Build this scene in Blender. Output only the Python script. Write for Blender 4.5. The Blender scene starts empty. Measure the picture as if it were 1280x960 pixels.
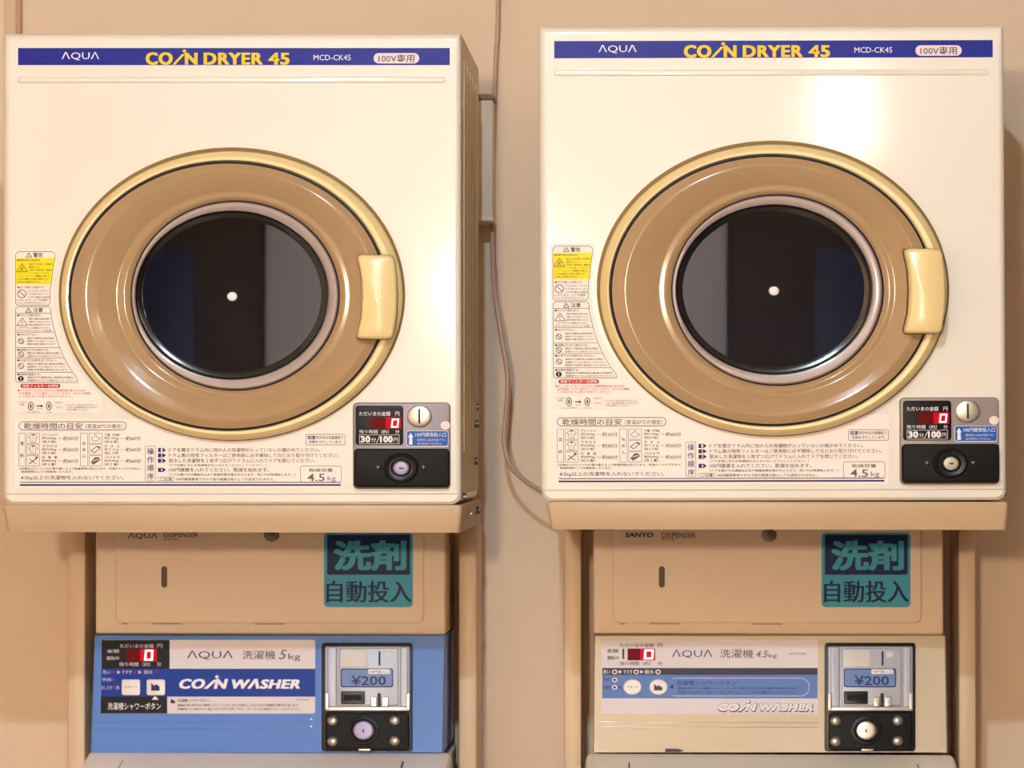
import bpy, bmesh, math, random
from mathutils import Vector, Matrix
random.seed(4)
S = bpy.context.scene
COL = S.collection

# ---------------------------------------------------------------- camera
FPX, VPX, VPY, DIST, CAMZ = 4000.0, 826.0, 555.0, 4.44, 1.31
yaw = math.atan((VPX - 640) / FPX); pit = math.atan((VPY - 480) / FPX)
fw = Vector((-math.sin(yaw) * math.cos(pit), math.cos(yaw) * math.cos(pit), math.sin(pit)))
rt = Vector((math.cos(yaw), math.sin(yaw), 0)); up = rt.cross(fw)
cam_loc = Vector((0, -DIST, CAMZ))
cd = bpy.data.cameras.new('camera'); cam = bpy.data.objects.new('camera', cd); COL.objects.link(cam)
cam.matrix_world = Matrix(((rt.x, up.x, -fw.x, cam_loc.x), (rt.y, up.y, -fw.y, cam_loc.y), (rt.z, up.z, -fw.z, cam_loc.z), (0, 0, 0, 1)))
cd.sensor_width = 36; cd.lens = 36 * FPX / 1280; cd.clip_start = .05
cd.dof.use_dof = True; cd.dof.focus_distance = DIST + .02; cd.dof.aperture_fstop = 8.0
S.camera = cam
# ---------------------------------------------------------------- world, exposure
w = bpy.data.worlds.new('world'); S.world = w; w.use_nodes = True
w.node_tree.nodes['Background'].inputs[0].default_value = (.9, .75, .6, 1)
w.node_tree.nodes['Background'].inputs[1].default_value = 0.05
S.view_settings.view_transform = 'Standard'; S.view_settings.look = 'None'
S.view_settings.exposure = 0.0; S.view_settings.gamma = 1.0; S.view_settings.use_curve_mapping = False
KEY_POS = (-.24, -3.0, 2.72); KEY_E = 3350; KEY_C = (.62, .83, 1)
FILL_E = 1170.0; FILL_C = (1, .82, .59); FILL_POS = (-.5, -6.0, 1.80)
SCONCE_E = 75; SCONCE_C = (1, .93, .82)

def px(u, v):
    return (fw + rt * ((u - 640) / FPX) + up * ((480 - v) / FPX)).normalized()

class Plane:
    """A real plane in the room; P gives the point of it seen at photograph position (u, v), d metres in front of it."""
    def __init__(s, Y=None, o=None, n=None):
        s.o = Vector((0, Y, 0)) if o is None else Vector(o)
        s.n = Vector((0, -1, 0)) if n is None else Vector(n).normalized()
    def P(s, u, v, d=0.0):
        r = px(u, v); q = s.o + s.n * d
        return cam_loc + r * ((q - cam_loc).dot(s.n) / r.dot(s.n))

# ---------------------------------------------------------------- materials
def lin(c):
    return tuple((x / 255 / 12.92 if x / 255 <= .04045 else ((x / 255 + .055) / 1.055) ** 2.4) for x in c) + (1,)
M = {}
def mat(name, rgb, rough=.5, metal=0.0, coat=0.0, emit=0.0, ecol=None, spec=.5, noise=0.0, nscale=30, bump=0.0, bscale=200):
    m = bpy.data.materials.new(name); m.use_nodes = True; M[name] = m
    nt = m.node_tree; b = nt.nodes['Principled BSDF']
    b.inputs['Base Color'].default_value = lin(rgb)
    b.inputs['Roughness'].default_value = rough; b.inputs['Metallic'].default_value = metal
    b.inputs['Coat Weight'].default_value = coat; b.inputs['Coat Roughness'].default_value = .08
    b.inputs['Specular IOR Level'].default_value = spec
    if emit:
        b.inputs['Emission Color'].default_value = lin(ecol or rgb); b.inputs['Emission Strength'].default_value = emit
    tc = None
    if noise or bump:
        tc = nt.nodes.new('ShaderNodeTexCoord')
    if noise:
        n = nt.nodes.new('ShaderNodeTexNoise'); n.inputs['Scale'].default_value = nscale; n.inputs['Detail'].default_value = 4
        r = nt.nodes.new('ShaderNodeMixRGB'); r.inputs[1].default_value = lin(rgb)
        r.inputs[2].default_value = lin(tuple(max(0, x * (1 - noise)) for x in rgb))
        nt.links.new(tc.outputs['Object'], n.inputs['Vector']); nt.links.new(n.outputs['Fac'], r.inputs[0])
        nt.links.new(r.outputs[0], b.inputs['Base Color'])
    if bump:
        n2 = nt.nodes.new('ShaderNodeTexNoise'); n2.inputs['Scale'].default_value = bscale; n2.inputs['Detail'].default_value = 3
        bp = nt.nodes.new('ShaderNodeBump'); bp.inputs['Strength'].default_value = bump; bp.inputs['Distance'].default_value = .002
        nt.links.new(tc.outputs['Object'], n2.inputs['Vector']); nt.links.new(n2.outputs['Fac'], bp.inputs['Height'])
        nt.links.new(bp.outputs[0], b.inputs['Normal'])
    return m
mat('ivory_enamel', (232, 222, 208), .42, coat=.6, noise=.02, nscale=3)
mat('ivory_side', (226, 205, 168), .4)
mat('label_white', (246, 232, 224), .4, spec=.15)
mat('band_blue', (22, 30, 140), .4, spec=.15)
mat('yellow_ink', (248, 200, 30), .4, spec=.15)
mat('white_ink', (240, 232, 235), .4, spec=.15)
mat('pale_ink', (205, 195, 220), .4, spec=.15)
mat('pink_pill', (236, 214, 216), .4, spec=.15)
mat('dark_ink', (74, 60, 60), .4, spec=.15)
mat('grey_ink', (112, 98, 98), .4, spec=.15)
mat('black_ink', (38, 32, 34), .4, spec=.15)
mat('navy_ink', (42, 40, 100), .4, spec=.15)
mat('lilac_ink', (120, 110, 170), .4, spec=.15)
mat('red_ink', (196, 34, 30), .4, spec=.15)
mat('yellow_paper', (246, 222, 20), .4, spec=.15)
mat('door_cream', (236, 208, 148), .3, coat=.3)
mat('door_rim', (140, 112, 62), .45)
mat('gasket_black', (30, 24, 42), .5)
mat('smoked_plastic', (176, 142, 104), .11, spec=.25, noise=.06, nscale=14)
mat('mauve_frame', (152, 130, 124), .3, coat=.4)
mat('black_plastic', (20, 18, 20), .35, spec=.25)
mat('black_gloss', (14, 12, 16), .12, spec=.5)
mat('black_satin', (17, 14, 16), .5, spec=.15, bump=.15, bscale=900)
mat('drum_dark', (18, 17, 28), .5, spec=.2)
mat('drum_rib', (24, 23, 36), .45)
mat('hub_white', (235, 225, 225), .35)
mat('plate_lilac', (134, 122, 130), .4, metal=.1)
mat('plate_grey', (146, 132, 126), .4, metal=.1)
mat('lock_silver', (172, 160, 150), .4, metal=.3)
mat('steel', (172, 164, 156), .36, metal=.8)
mat('steel_dark', (110, 98, 86), .35, metal=.8)
mat('key_lilac', (150, 140, 178), .4, metal=.2)
mat('sign_blue', (24, 92, 176), .4, spec=.15)
mat('led_red', (120, 4, 18), .4, spec=.05, emit=.6, ecol=(225, 8, 34))
mat('led_dim', (60, 2, 8), .4, spec=.05, emit=.22, ecol=(190, 6, 26))
mat('led_digit', (255, 190, 200), .4, emit=1.25, ecol=(255, 205, 215))
mat('rack_paint_lit', (218, 188, 154), .42)  # rack paint lightened for the legs to make up for shade there
mat('rack_paint', (196, 165, 130), .42, noise=.04, nscale=8)
mat('dispenser_paint', (230, 206, 180), .55, spec=.25, noise=.03, nscale=5)
mat('slot_brown', (92, 66, 50), .6)
mat('teal', (62, 152, 178), .4, spec=.15)
mat('navy_field', (12, 24, 76), .4, spec=.15)
mat('washer_blue', (92, 133, 205), .2, spec=.12)
mat('washer_deck', (253, 244, 240), .5, spec=.1)
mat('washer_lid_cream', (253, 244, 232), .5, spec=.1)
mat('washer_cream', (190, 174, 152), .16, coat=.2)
mat('panel_white', (220, 210, 214), .4, spec=.15)
mat('panel_blue', (0, 52, 148), .4, spec=.15)
mat('panel_black', (14, 10, 13), .4, spec=.15)
mat('panel_midblue', (92, 124, 190), .4, spec=.15)
mat('panel_navy', (58, 48, 66), .4, spec=.15)
mat('button_white', (226, 216, 210), .35)
mat('mech_silver', (170, 170, 182), .4, metal=.1)
mat('mech_pale', (206, 198, 194), .45)
mat('mech_blue', (74, 110, 172), .4)
mat('wall_paper', (232, 207, 182), .85, noise=.05, nscale=5, bump=.25, bscale=260)
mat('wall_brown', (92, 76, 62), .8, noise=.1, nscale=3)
mat('trim_paint', (214, 184, 156), .7)
mat('trim_shade', (196, 152, 120), .7)
mat('cord_pvc', (186, 152, 132), .5)
mat('duct_grey', (232, 214, 192), .55)
mat('duct_cap', (140, 116, 92), .6)
mat('ceiling_paint', (228, 214, 196), .9, bump=.2, bscale=120)
mat('floor_vinyl', (128, 112, 96), .5, noise=.2, nscale=6)
mat('far_wall', (52, 46, 46), .8, noise=.1, nscale=4)
mat('reflect_grey', (148, 152, 176), .5)
mat('reflect_blue', (26, 38, 84), .6)
mat('bulb_key', (255, 240, 220), .4, emit=KEY_E, ecol=(255, 255, 255))
mat('panel_fill', (255, 230, 200), .4, emit=FILL_E)
mat('sconce_glow', (255, 240, 225), .4, emit=SCONCE_E)
for nm, c in (('bulb_key', KEY_C), ('panel_fill', FILL_C), ('sconce_glow', SCONCE_C)):
    M[nm].node_tree.nodes['Principled BSDF'].inputs['Emission Color'].default_value = c + (1,)

def glass_mat():
    m = bpy.data.materials.new('window_glass'); m.use_nodes = True; M['window_glass'] = m
    nt = m.node_tree; nt.nodes.clear()
    o = nt.nodes.new('ShaderNodeOutputMaterial'); mx = nt.nodes.new('ShaderNodeMixShader')
    t = nt.nodes.new('ShaderNodeBsdfTransparent'); t.inputs[0].default_value = (.36, .36, .5, 1)
    g = nt.nodes.new('ShaderNodeBsdfGlossy'); g.inputs['Roughness'].default_value = .02
    f = nt.nodes.new('ShaderNodeFresnel'); f.inputs[0].default_value = 1.9
    nt.links.new(f.outputs[0], mx.inputs[0]); nt.links.new(t.outputs[0], mx.inputs[1])
    nt.links.new(g.outputs[0], mx.inputs[2]); nt.links.new(mx.outputs[0], o.inputs[0])
glass_mat()

# ---------------------------------------------------------------- mesh builder
def rrect(u0, v0, u1, v1, r=0, n=5):
    if r <= 0: return [(u0, v0), (u1, v0), (u1, v1), (u0, v1)]
    r = min(r, (u1 - u0) / 2, (v1 - v0) / 2); p = []
    for cx, cy, a0 in ((u1 - r, v0 + r, -90), (u1 - r, v1 - r, 0), (u0 + r, v1 - r, 90), (u0 + r, v0 + r, 180)):
        for i in range(n + 1):
            a = math.radians(a0 + 90 * i / n); p.append((cx + r * math.cos(a), cy + r * math.sin(a)))
    return p
def ell(cx, cy, a, b, n=48):
    return [(cx + a * math.cos(2 * math.pi * i / n), cy + b * math.sin(2 * math.pi * i / n)) for i in range(n)]

_TXT = {}
def glyphs(s, bold, res, gap=1.0):
    k = (s, bold, res, gap)
    if k not in _TXT:
        c = bpy.data.curves.new('tmp', 'FONT'); c.body = s; c.resolution_u = res; c.offset = bold; c.space_character = gap
        o = bpy.data.objects.new('tmp', c); COL.objects.link(o); bpy.context.view_layer.update()
        me = o.evaluated_get(bpy.context.evaluated_depsgraph_get()).to_mesh()
        V = [(v.co.x, v.co.y) for v in me.vertices]; Fc = [tuple(p.vertices) for p in me.polygons]
        bpy.data.objects.remove(o); bpy.data.curves.remove(c); _TXT[k] = (V, Fc)
    return _TXT[k]

class MB:
    def __init__(s, plane=None):
        s.V = []; s.F = []; s.I = []; s.mats = []; s.pl = plane
    def mi(s, m):
        if m not in s.mats: s.mats.append(m)
        return s.mats.index(m)
    def add(s, V, F, m, face_view=False):
        b = len(s.V); s.V += [Vector(v) for v in V]; k = s.mi(m)
        for f in F:
            f = tuple(b + i for i in f)
            if face_view:
                a = [s.V[i] for i in f]; nrm = Vector((0, 0, 0))
                for i in range(1, len(a) - 1): nrm += (a[i] - a[0]).cross(a[i + 1] - a[0])
                if nrm.y > 0: f = f[::-1]
            s.F.append(f); s.I.append(k)
    def flat(s, pts, m, d=.0005):
        s.add([s.pl.P(u, v, d) for u, v in pts], [tuple(range(len(pts)))], m, True)
    def rect(s, u0, v0, u1, v1, m, d=.0005, r=0):
        s.flat(rrect(u0, v0, u1, v1, r), m, d)
    def disc(s, cx, cy, a, b, m, d=.0005, n=32):
        s.flat(ell(cx, cy, a, b, n), m, d)
    def band(s, A, B, m, d=.0008):
        n = len(A)
        s.add([s.pl.P(u, v, d) for u, v in A] + [s.pl.P(u, v, d) for u, v in B],
              [(i, (i + 1) % n, n + (i + 1) % n, n + i) for i in range(n)], m, True)
    def frame(s, u0, v0, u1, v1, m, w=.7, r=0, d=.0008):
        s.band(rrect(u0, v0, u1, v1, r), rrect(u0 + w, v0 + w, u1 - w, v1 - w, max(r - w, .01) if r else 0), m, d)
    def ring(s, cx, cy, a, b, m, w=.8, d=.0008, n=32):
        s.band(ell(cx, cy, a, b, n), ell(cx, cy, a - w, b - w, n), m, d)
    def outline(s, pts, m, w=.7, d=.0008):
        n = len(pts)
        for i in range(n):
            s.line(pts[i], pts[(i + 1) % n], m, w, d)
    def line(s, a, b, m, w=.7, d=.0008):
        dx, dy = b[0] - a[0], b[1] - a[1]; L = math.hypot(dx, dy) or 1
        ox, oy = -dy / L * w / 2, dx / L * w / 2
        s.flat([(a[0] + ox, a[1] + oy), (b[0] + ox, b[1] + oy), (b[0] - ox, b[1] - oy), (a[0] - ox, a[1] - oy)], m, d)
    def loops(s, L, m, cap0=False, cap1=True):
        """L: list of (outline px, depth); skin from first to last."""
        n = len(L[0][0]); V = []
        for o, d in L: V += [s.pl.P(u, v, d) for u, v in o]
        s.skin(V, n, len(L), m, cap0, cap1)
    def straight(s, L, m, cap0=False, cap1=True):
        V = []
        for o, d in L: V += [s.pl.P(u, v, 0) + s.pl.n * d for u, v in o]
        s.skin(V, len(L[0][0]), len(L), m, cap0, cap1)
    def skin(s, V, n, k, m, cap0, cap1):
        F = []
        for j in range(k - 1):
            for i in range(n):
                F.append((j * n + i, j * n + (i + 1) % n, (j + 1) * n + (i + 1) % n, (j + 1) * n + i))
        if cap0: F.append(tuple(range(n - 1, -1, -1)))
        if cap1: F.append(tuple((k - 1) * n + i for i in range(n)))
        s.add(V, F, m)
    def rbox(s, u0, v0, u1, v1, r, d0, d1, m, bev=0.0, seg=3, back=False, K=900):
        """rounded block standing d0..d1 in front of the plane; bev in metres"""
        L = [(rrect(u0, v0, u1, v1, r), d0)]
        if bev:
            for i in range(seg + 1):
                a = math.pi / 2 * i / seg; ins = bev * K * (1 - math.cos(a))
                L.append((rrect(u0 + ins, v0 + ins, u1 - ins, v1 - ins, max(r - ins, .3)), d1 - bev + bev * math.sin(a)))
        else:
            L.append((rrect(u0, v0, u1, v1, r), d1))
        s.loops(L, m, back, True)
    def dome(s, cx, cy, a, b, d0, h, m, n=24, k=5, rim=.3):
        L = [(ell(cx, cy, a, b, n), d0), (ell(cx, cy, a, b, n), d0 + h * rim)]
        for i in range(1, k + 1):
            t = math.pi / 2 * i / k; q = max(math.cos(t), .04)
            L.append((ell(cx, cy, a * q, b * q, n), d0 + h * rim + h * (1 - rim) * math.sin(t)))
        s.loops(L, m, False, True)
    def heavy(s, t, u0, v0, u1, v1, m, d, k, bold=.01, shear=0.0, ky=.3):
        for i, ax in enumerate((-k, 0, k)):
            for j, ay in enumerate((-ky, ky)):
                s.text(t, u0 + k + ax, v0 + ky + ay, u1 - k + ax, v1 - ky + ay, m, d + (i * 2 + j) * .00002, bold, shear, 3, 1.1)
    def text(s, t, u0, v0, u1, v1, m, d=.0008, bold=None, shear=0.0, res=2, gap=1.0):
        if bold is None: bold = .007 if v1 - v0 < 5.6 else 0.0
        V, Fc = glyphs(t, bold, res, gap)
        if not V: return
        V = [(x + shear * y, y) for x, y in V]
        xs = [p[0] for p in V]; ys = [p[1] for p in V]; x0, x1, y0, y1 = min(xs), max(xs), min(ys), max(ys)
        sx = (u1 - u0) / max(x1 - x0, 1e-6); sy = (v1 - v0) / max(y1 - y0, 1e-6)
        s.add([s.pl.P(u0 + (x - x0) * sx, v1 - (y - y0) * sy, d) for x, y in V], Fc, m, True)
    def box(s, x0, x1, y0, y1, z0, z1, m, bev=0.0, seg=2):
        bm = bmesh.new(); bmesh.ops.create_cube(bm, size=1)
        for v in bm.verts:
            v.co = Vector((x0 if v.co.x < 0 else x1, y0 if v.co.y < 0 else y1, z0 if v.co.z < 0 else z1))
        if bev: bmesh.ops.bevel(bm, geom=bm.edges[:], offset=bev, segments=seg, affect='EDGES', profile=.5)
        bm.verts.index_update()
        s.add([v.co.copy() for v in bm.verts], [tuple(v.index for v in f.verts) for f in bm.faces], m); bm.free()
    def tube(s, pts, r, m, n=10, sub=8):
        P = [Vector(p) for p in pts]; C = []
        for i in range(len(P) - 1):
            p0, p1, p2, p3 = P[max(i - 1, 0)], P[i], P[i + 1], P[min(i + 2, len(P) - 1)]
            for k in range(sub):
                t = k / sub
                C.append(.5 * ((2 * p1) + (p2 - p0) * t + (2 * p0 - 5 * p1 + 4 * p2 - p3) * t * t + (3 * p1 - p0 - 3 * p2 + p3) * t ** 3))
        C.append(P[-1]); V = []; ref = Vector((0, 1, 0))
        for i, c in enumerate(C):
            t = (C[min(i + 1, len(C) - 1)] - C[max(i - 1, 0)]).normalized()
            a = t.cross(ref).normalized(); b = t.cross(a)
            V += [c + a * r * math.cos(2 * math.pi * j / n) + b * r * math.sin(2 * math.pi * j / n) for j in range(n)]
        s.skin(V, n, len(C), m, True, True)
    def cyl(s, c, ax, r, h, m, n=24, r2=None, cap=True):
        ax = Vector(ax).normalized(); a = ax.orthogonal().normalized(); b = ax.cross(a); c = Vector(c); V = []
        for q, rr in ((0, r), (h, r2 if r2 is not None else r)):
            V += [c + ax * q + a * rr * math.cos(2 * math.pi * i / n) + b * rr * math.sin(2 * math.pi * i / n) for i in range(n)]
        s.skin(V, n, 2, m, cap, cap)
    def build(s, name, parent=None, smooth=True, angle=32):
        me = bpy.data.meshes.new(name)
        L = wpos(parent) if parent else Vector((0, 0, 0))
        me.from_pydata([v - L for v in s.V], [], s.F); me.update()
        for m in s.mats: me.materials.append(M[m])
        me.polygons.foreach_set('material_index', s.I)
        if smooth:
            me.polygons.foreach_set('use_smooth', [True] * len(me.polygons)); me.set_sharp_from_angle(angle=math.radians(angle))
        o = bpy.data.objects.new(name, me); COL.objects.link(o)
        if parent: o.parent = parent
        return o
def wpos(o):
    L = Vector((0, 0, 0))
    while o: L += o.location; o = o.parent
    return L
def thing(name, loc, label, cat, group=None):
    o = bpy.data.objects.new(name, None); COL.objects.link(o); o.location = loc; o.empty_display_size = .1
    o['label'] = label; o['category'] = cat
    if group: o['group'] = group
    return o
def struct(mb, name, **k):
    o = mb.build(name, **k); o['kind'] = 'structure'; return o

# ---------------------------------------------------------------- room shell
WALLY, X0, X1, YF, HC = .62, -2.3, 2.1, -7.6, 2.80
b = MB(); b.box(X0 - .1, X1 + .1, WALLY, WALLY + .1, 0, HC, 'wall_paper'); struct(b, 'wall_back')
b = MB(); b.box(X0 - .1, X0, YF, WALLY, 0, HC, 'wall_paper'); struct(b, 'wall_left')
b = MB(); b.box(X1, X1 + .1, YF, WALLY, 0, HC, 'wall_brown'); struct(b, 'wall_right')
b = MB(); b.box(X0 - .1, X1 + .1, YF - .1, YF, 0, HC, 'far_wall'); struct(b, 'wall_front')
b = MB(); b.box(X0 - .1, X1 + .1, YF - .1, WALLY + .1, -.1, 0, 'floor_vinyl'); struct(b, 'floor')
b = MB(); b.box(X0 - .1, X1 + .1, YF - .1, WALLY + .1, HC, HC + .1, 'ceiling_paint'); struct(b, 'ceiling')
b = MB(); b.box(X0, X1, WALLY - .012, WALLY, 0, .07, 'trim_paint', .003); struct(b, 'baseboard_back')
b = MB(); b.box(-1.45, .2, YF, YF + .05, 0, 2.55, 'reflect_grey', .004); b.box(.11, .14, YF + .05, YF + .09, .95, 1.1, 'steel'); struct(b, 'reflect_panel_1')  # grey panel added out of view, to be reflected in the dryer windows
b = MB(); b.box(.62, 1.3, YF, YF + .03, 0, 2.1, 'reflect_blue', .003); struct(b, 'reflect_panel_2')  # blue panel added unseen, gives the right window its blue reflection
b = MB(); b.box(-2.26, -1.8, YF, YF + .03, 0, 2.1, 'reflect_blue', .003); struct(b, 'reflect_panel_3')  # another unseen blue panel, added for the left window's reflection
# raised strip running up the wall at the far left
wp = Plane(WALLY)
b = MB(wp)
zt = HC
for u0, u1, dd, mm in ((5, 27, .010, 'trim_paint'), (19, 26, .014, 'trim_shade')):  # darker box stands in for the shade along the strip's edge
    a, c = wp.P(u0, 40, dd), wp.P(u1, 40, dd)
    b.box(a.x, c.x, WALLY - dd, WALLY, 1.45, zt, mm, .003)
struct(b, 'trim_1')

# ---------------------------------------------------------------- lamps of the room
def downlight(x, y, bulb_mat, rad, label):
    t = thing('downlight', (x, y, HC), label, 'ceiling light', 'ceiling downlights')
    b = MB(); n = 32; V = []
    for r, z in ((.062, -.001), (.075, -.001), (.078, -.008), (.066, -.010), (.062, -.004)):
        V += [Vector((x + r * math.cos(2 * math.pi * i / n), y + r * math.sin(2 * math.pi * i / n), HC + z)) for i in range(n)]
    b.skin(V, n, 5, 'ceiling_paint', False, False); b.build('trim_ring', t)
    b = MB(); V = []
    for k in range(1, 12):
        a = math.pi * k / 12
        V += [Vector((x + rad * math.sin(a) * math.cos(2 * math.pi * i / n), y + rad * math.sin(a) * math.sin(2 * math.pi * i / n), KEY_POS[2] + rad * math.cos(a))) for i in range(n)]
    b.skin(V, n, 11, bulb_mat, True, True); b.build('bulb', t)
    b = MB(); b.cyl((x, y, KEY_POS[2] + rad * .9), (0, 0, 1), .018, HC - KEY_POS[2] - rad * .9, 'steel'); b.build('socket', t)
downlight(KEY_POS[0], KEY_POS[1], 'bulb_key', .036, 'bare bulb ceiling lamp over the aisle in front of the machines')
t = thing('pendant_lamp', (FILL_POS[0], FILL_POS[1], HC), 'warm round pendant lamp hanging behind the viewer', 'pendant lamp')
b = MB(); b.cyl((FILL_POS[0], FILL_POS[1], HC - .02), (0, 0, 1), .05, .02, 'ceiling_paint', 32, .055); b.build('ceiling_cap', t)
b = MB(); b.cyl((FILL_POS[0], FILL_POS[1], FILL_POS[2] + .1), (0, 0, 1), .004, HC - FILL_POS[2] - .12, 'black_plastic', 12); b.build('cable', t)
b = MB(); V = []
for k in range(1, 16):
    a = math.pi * k / 16
    V += [Vector((FILL_POS[0] + .1 * math.sin(a) * math.cos(2 * math.pi * i / 32), FILL_POS[1] + .1 * math.sin(a) * math.sin(2 * math.pi * i / 32), FILL_POS[2] + .1 * math.cos(a))) for i in range(32)]
b.skin(V, 32, 15, 'panel_fill', True, True); b.build('globe_shade', t)
t = thing('wall_lamp', (.69, YF, 2.41), 'upright white wall lamp on the far wall behind the viewer', 'wall lamp')
b = MB(); b.box(.58, .80, YF, YF + .03, 2.38, 2.71, 'ceiling_paint', .005); b.build('backplate', t)
b = MB(); b.box(.615, .765, YF + .03, YF + .08, 2.41, 2.68, 'sconce_glow', .012); b.build('lamp_shade', t)

# ---------------------------------------------------------------- coin dryer
D0 = Plane(0.0)
DD = .43                                         # cabinet depth
def make_dryer():
    base = D0.P(290.5, 630.5)
    t = thing('coin_dryer', (base.x, 0, base.z), 'ivory coin dryer on the stand above the blue-fronted washer', 'dryer', 'coin-operated dryers')
    N = 120
    # ---- cabinet: front sheet with round opening, rolled edges, corrugated sides
    def outer(ins, n=N):
        u0, v0, u1, v1 = 4.8 + ins, 42.4 + ins, 576.6 - ins, 617 - 0
        cx, cy = 290, 369; P = []
        for i in range(n):
            a = 2 * math.pi * i / n; c, s_ = math.cos(a), math.sin(a)
            q = min(((u1 - cx) / c if c > 1e-9 else (u0 - cx) / c if c < -1e-9 else 1e9), ((v1 - cy) / s_ if s_ > 1e-9 else (v0 - cy) / s_ if s_ < -1e-9 else 1e9))
            P.append([cx + c * q, cy + s_ * q])
        for ku, kv in ((u0, v0), (u1, v0), (u1, v1), (u0, v1)):      # snap the nearest point to each corner
            j = min(range(n), key=lambda i: (P[i][0] - ku) ** 2 + (P[i][1] - kv) ** 2); P[j] = [ku, kv]
        return [tuple(p) for p in P]
    b = MB(D0)
    R = .008; L = [(ell(290, 369, 206, 173, N), 0.0), (outer(R * 900 + 1.2), 0.0)]
    for i in range(5):
        a = math.pi / 2 * i / 4
        L.append((outer(R * 900 * (1 - math.sin(a))), -R * (1 - math.cos(a))))
    n0 = len(b.V)
    b.loops(L, 'ivory_enamel', False, False)
    front = [D0.P(u, v, -R) for u, v in outer(0)]
    back = [Vector((p.x, DD, p.z)) for p in front]
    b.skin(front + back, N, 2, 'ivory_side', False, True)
    # pressed ledge below the header
    b.rbox(22, 96, 557, 103.5, 3.5, 0, .0018, 'ivory_enamel', .0018)
    # side corrugations
    z0, z1 = D0.P(577, 610).z, D0.P(577, 60).z; xs = D0.P(576.6, 400).x
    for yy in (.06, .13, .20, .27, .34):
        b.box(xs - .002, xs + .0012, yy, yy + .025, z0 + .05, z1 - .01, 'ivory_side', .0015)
    b.build('cabinet', t)
    # ---- base panel
    b = MB(D0); L = []
    def bp(i): return rrect(4.8 + i, 616.6 + min(i, .5), 575.5 - i, 630.3 - i, .01)
    o0 = [(4.8, 617.4), (575.8, 617.4), (575.5, 621.5), (573.2, 626.4), (567, 630.4), (13, 630.4), (7.5, 626.4), (4.9, 621.5)]
    o1 = [(8, 617.6), (572.2, 617.6), (572, 620.5), (569.5, 624), (564, 627), (16, 627), (11, 624), (8.2, 620.5)]
    b.straight([(o0, -DD + .02), (o0, -.007), (o0, -.003), (o1, .001)], 'ivory_enamel', True, True)
    b.build('base_panel', t)
    # ---- header strip with its lettering
    b = MB(D0)
    b.rect(22.6, 60, 562.2, 81.3, 'band_blue', .0006)
    b.text('ΛQUΛ', 77, 65, 124, 75.5, 'white_ink', .001, .0)
    bd = .032
    b.heavy('CO', 182, 65.3, 216, 81, 'yellow_ink', .001, .9)
    b.flat([(215.5, 80.5), (219.5, 80.5), (231.5, 67.5), (227.5, 67.5)], 'yellow_ink', .001); b.disc(230.5, 63.8, 2.3, 2, 'yellow_ink', .001, 16)
    b.heavy('N', 231, 65.8, 247, 80.6, 'yellow_ink', .001, .9)
    b.heavy('DRYER', 254.5, 65.8, 328.5, 80.6, 'yellow_ink', .001, .8); b.heavy('45', 335.5, 65.8, 362, 80.8, 'yellow_ink', .001, .9)
    b.text('MCD-CK45', 392, 68.5, 438.5, 75.3, 'white_ink', .001)
    b.rect(467, 66.3, 524, 79.3, 'pink_pill', .001, 6.4); b.text('100V専用', 473, 68, 518, 78, 'dark_ink', .0014, .005)
    b.build('header_strip', t)
    # ---- caution label
    b = MB(D0); q = 'dark_ink'
    b.flat([(18, 311), (68, 311), (72, 316), (69, 340), (66, 365), (68, 385), (76, 420), (92, 455), (110, 478), (128, 496), (128, 512), (123, 516), (20, 516), (16, 512), (16, 314)], 'label_white', .0004)
    box1 = [(23, 314.5), (65, 314.5), (69, 318), (66, 338), (63, 362), (62.5, 379), (60, 381.5), (22, 381.5), (19.5, 379), (19.5, 318)]
    b.flat([(19.8, 322.5), (68.4, 322.5), (66, 338), (64, 355.5), (19.8, 355.5)], 'yellow_paper', .0007); b.outline(box1, q, .6, .0009)
    def tri(cx, y0, y1, w): b.outline([(cx, y0), (cx + w, y1), (cx - w, y1)], q, .8)
    tri(36, 316, 321.2, 3.6); b.rect(35.7, 317.8, 36.3, 320, q, .0009); b.text('警告', 41.5, 315.8, 53.5, 321.6, 'black_ink', .0009, .01)
    b.text('●衣類が発火の恐れあり', 21.5, 323.8, 50, 326.6, q, .001)
    tri(27.5, 329.3, 339.4, 6.8); b.text('火', 25, 332.2, 30, 338.6, 'black_ink', .001, .02)
    L1 = ['油などの付着した衣類を', '乾燥しない', '食用油・動物系油・機械油', 'ドライクリーニング油・ベンジン', 'シンナー・ガソリン・樹脂類の付着した', 'ものは洗濯後でも絶対に乾燥しない', '自然発火や爆発の恐れあり']
    for i, s_ in enumerate(L1):
        x = 36 if i < 3 else 21.5
        b.text(s_, x, 329 + i * 3.7, (65.5, 50, 64.5, 62, 62, 60, 50)[i], 331.3 + i * 3.7, q, .001)
    b.text('●お子様に注意する', 21.5, 357.6, 55, 360.5, 'red_ink', .001)
    def nope(cx, cy, r): b.ring(cx, cy, r, r * .95, q, .9); b.line((cx - r * .65, cy - r * .6), (cx + r * .65, cy + r * .6), q, .9)
    nope(27.3, 367.2, 5.6)
    for i, s_ in enumerate(['ドラムの中に入らせたり', 'ドアに乗らせたりしない', 'けがや窒息の原因']): b.text(s_, 35, 362.3 + i * 4, 61.5, 364.6 + i * 4, q, .001)
    b.text('になります。ドアを開閉', 21.5, 373.8, 59, 376.2, q, .001); b.text('するときは手をはさまないこと', 21.5, 377.3, 58, 379.7, q, .001)
    RX = ((383, 63.5), (395, 64), (401, 65), (414.6, 68.4), (428, 72), (442, 77.6), (458, 85.6), (469.6, 93.6), (476, 99), (480, 102))
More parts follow.
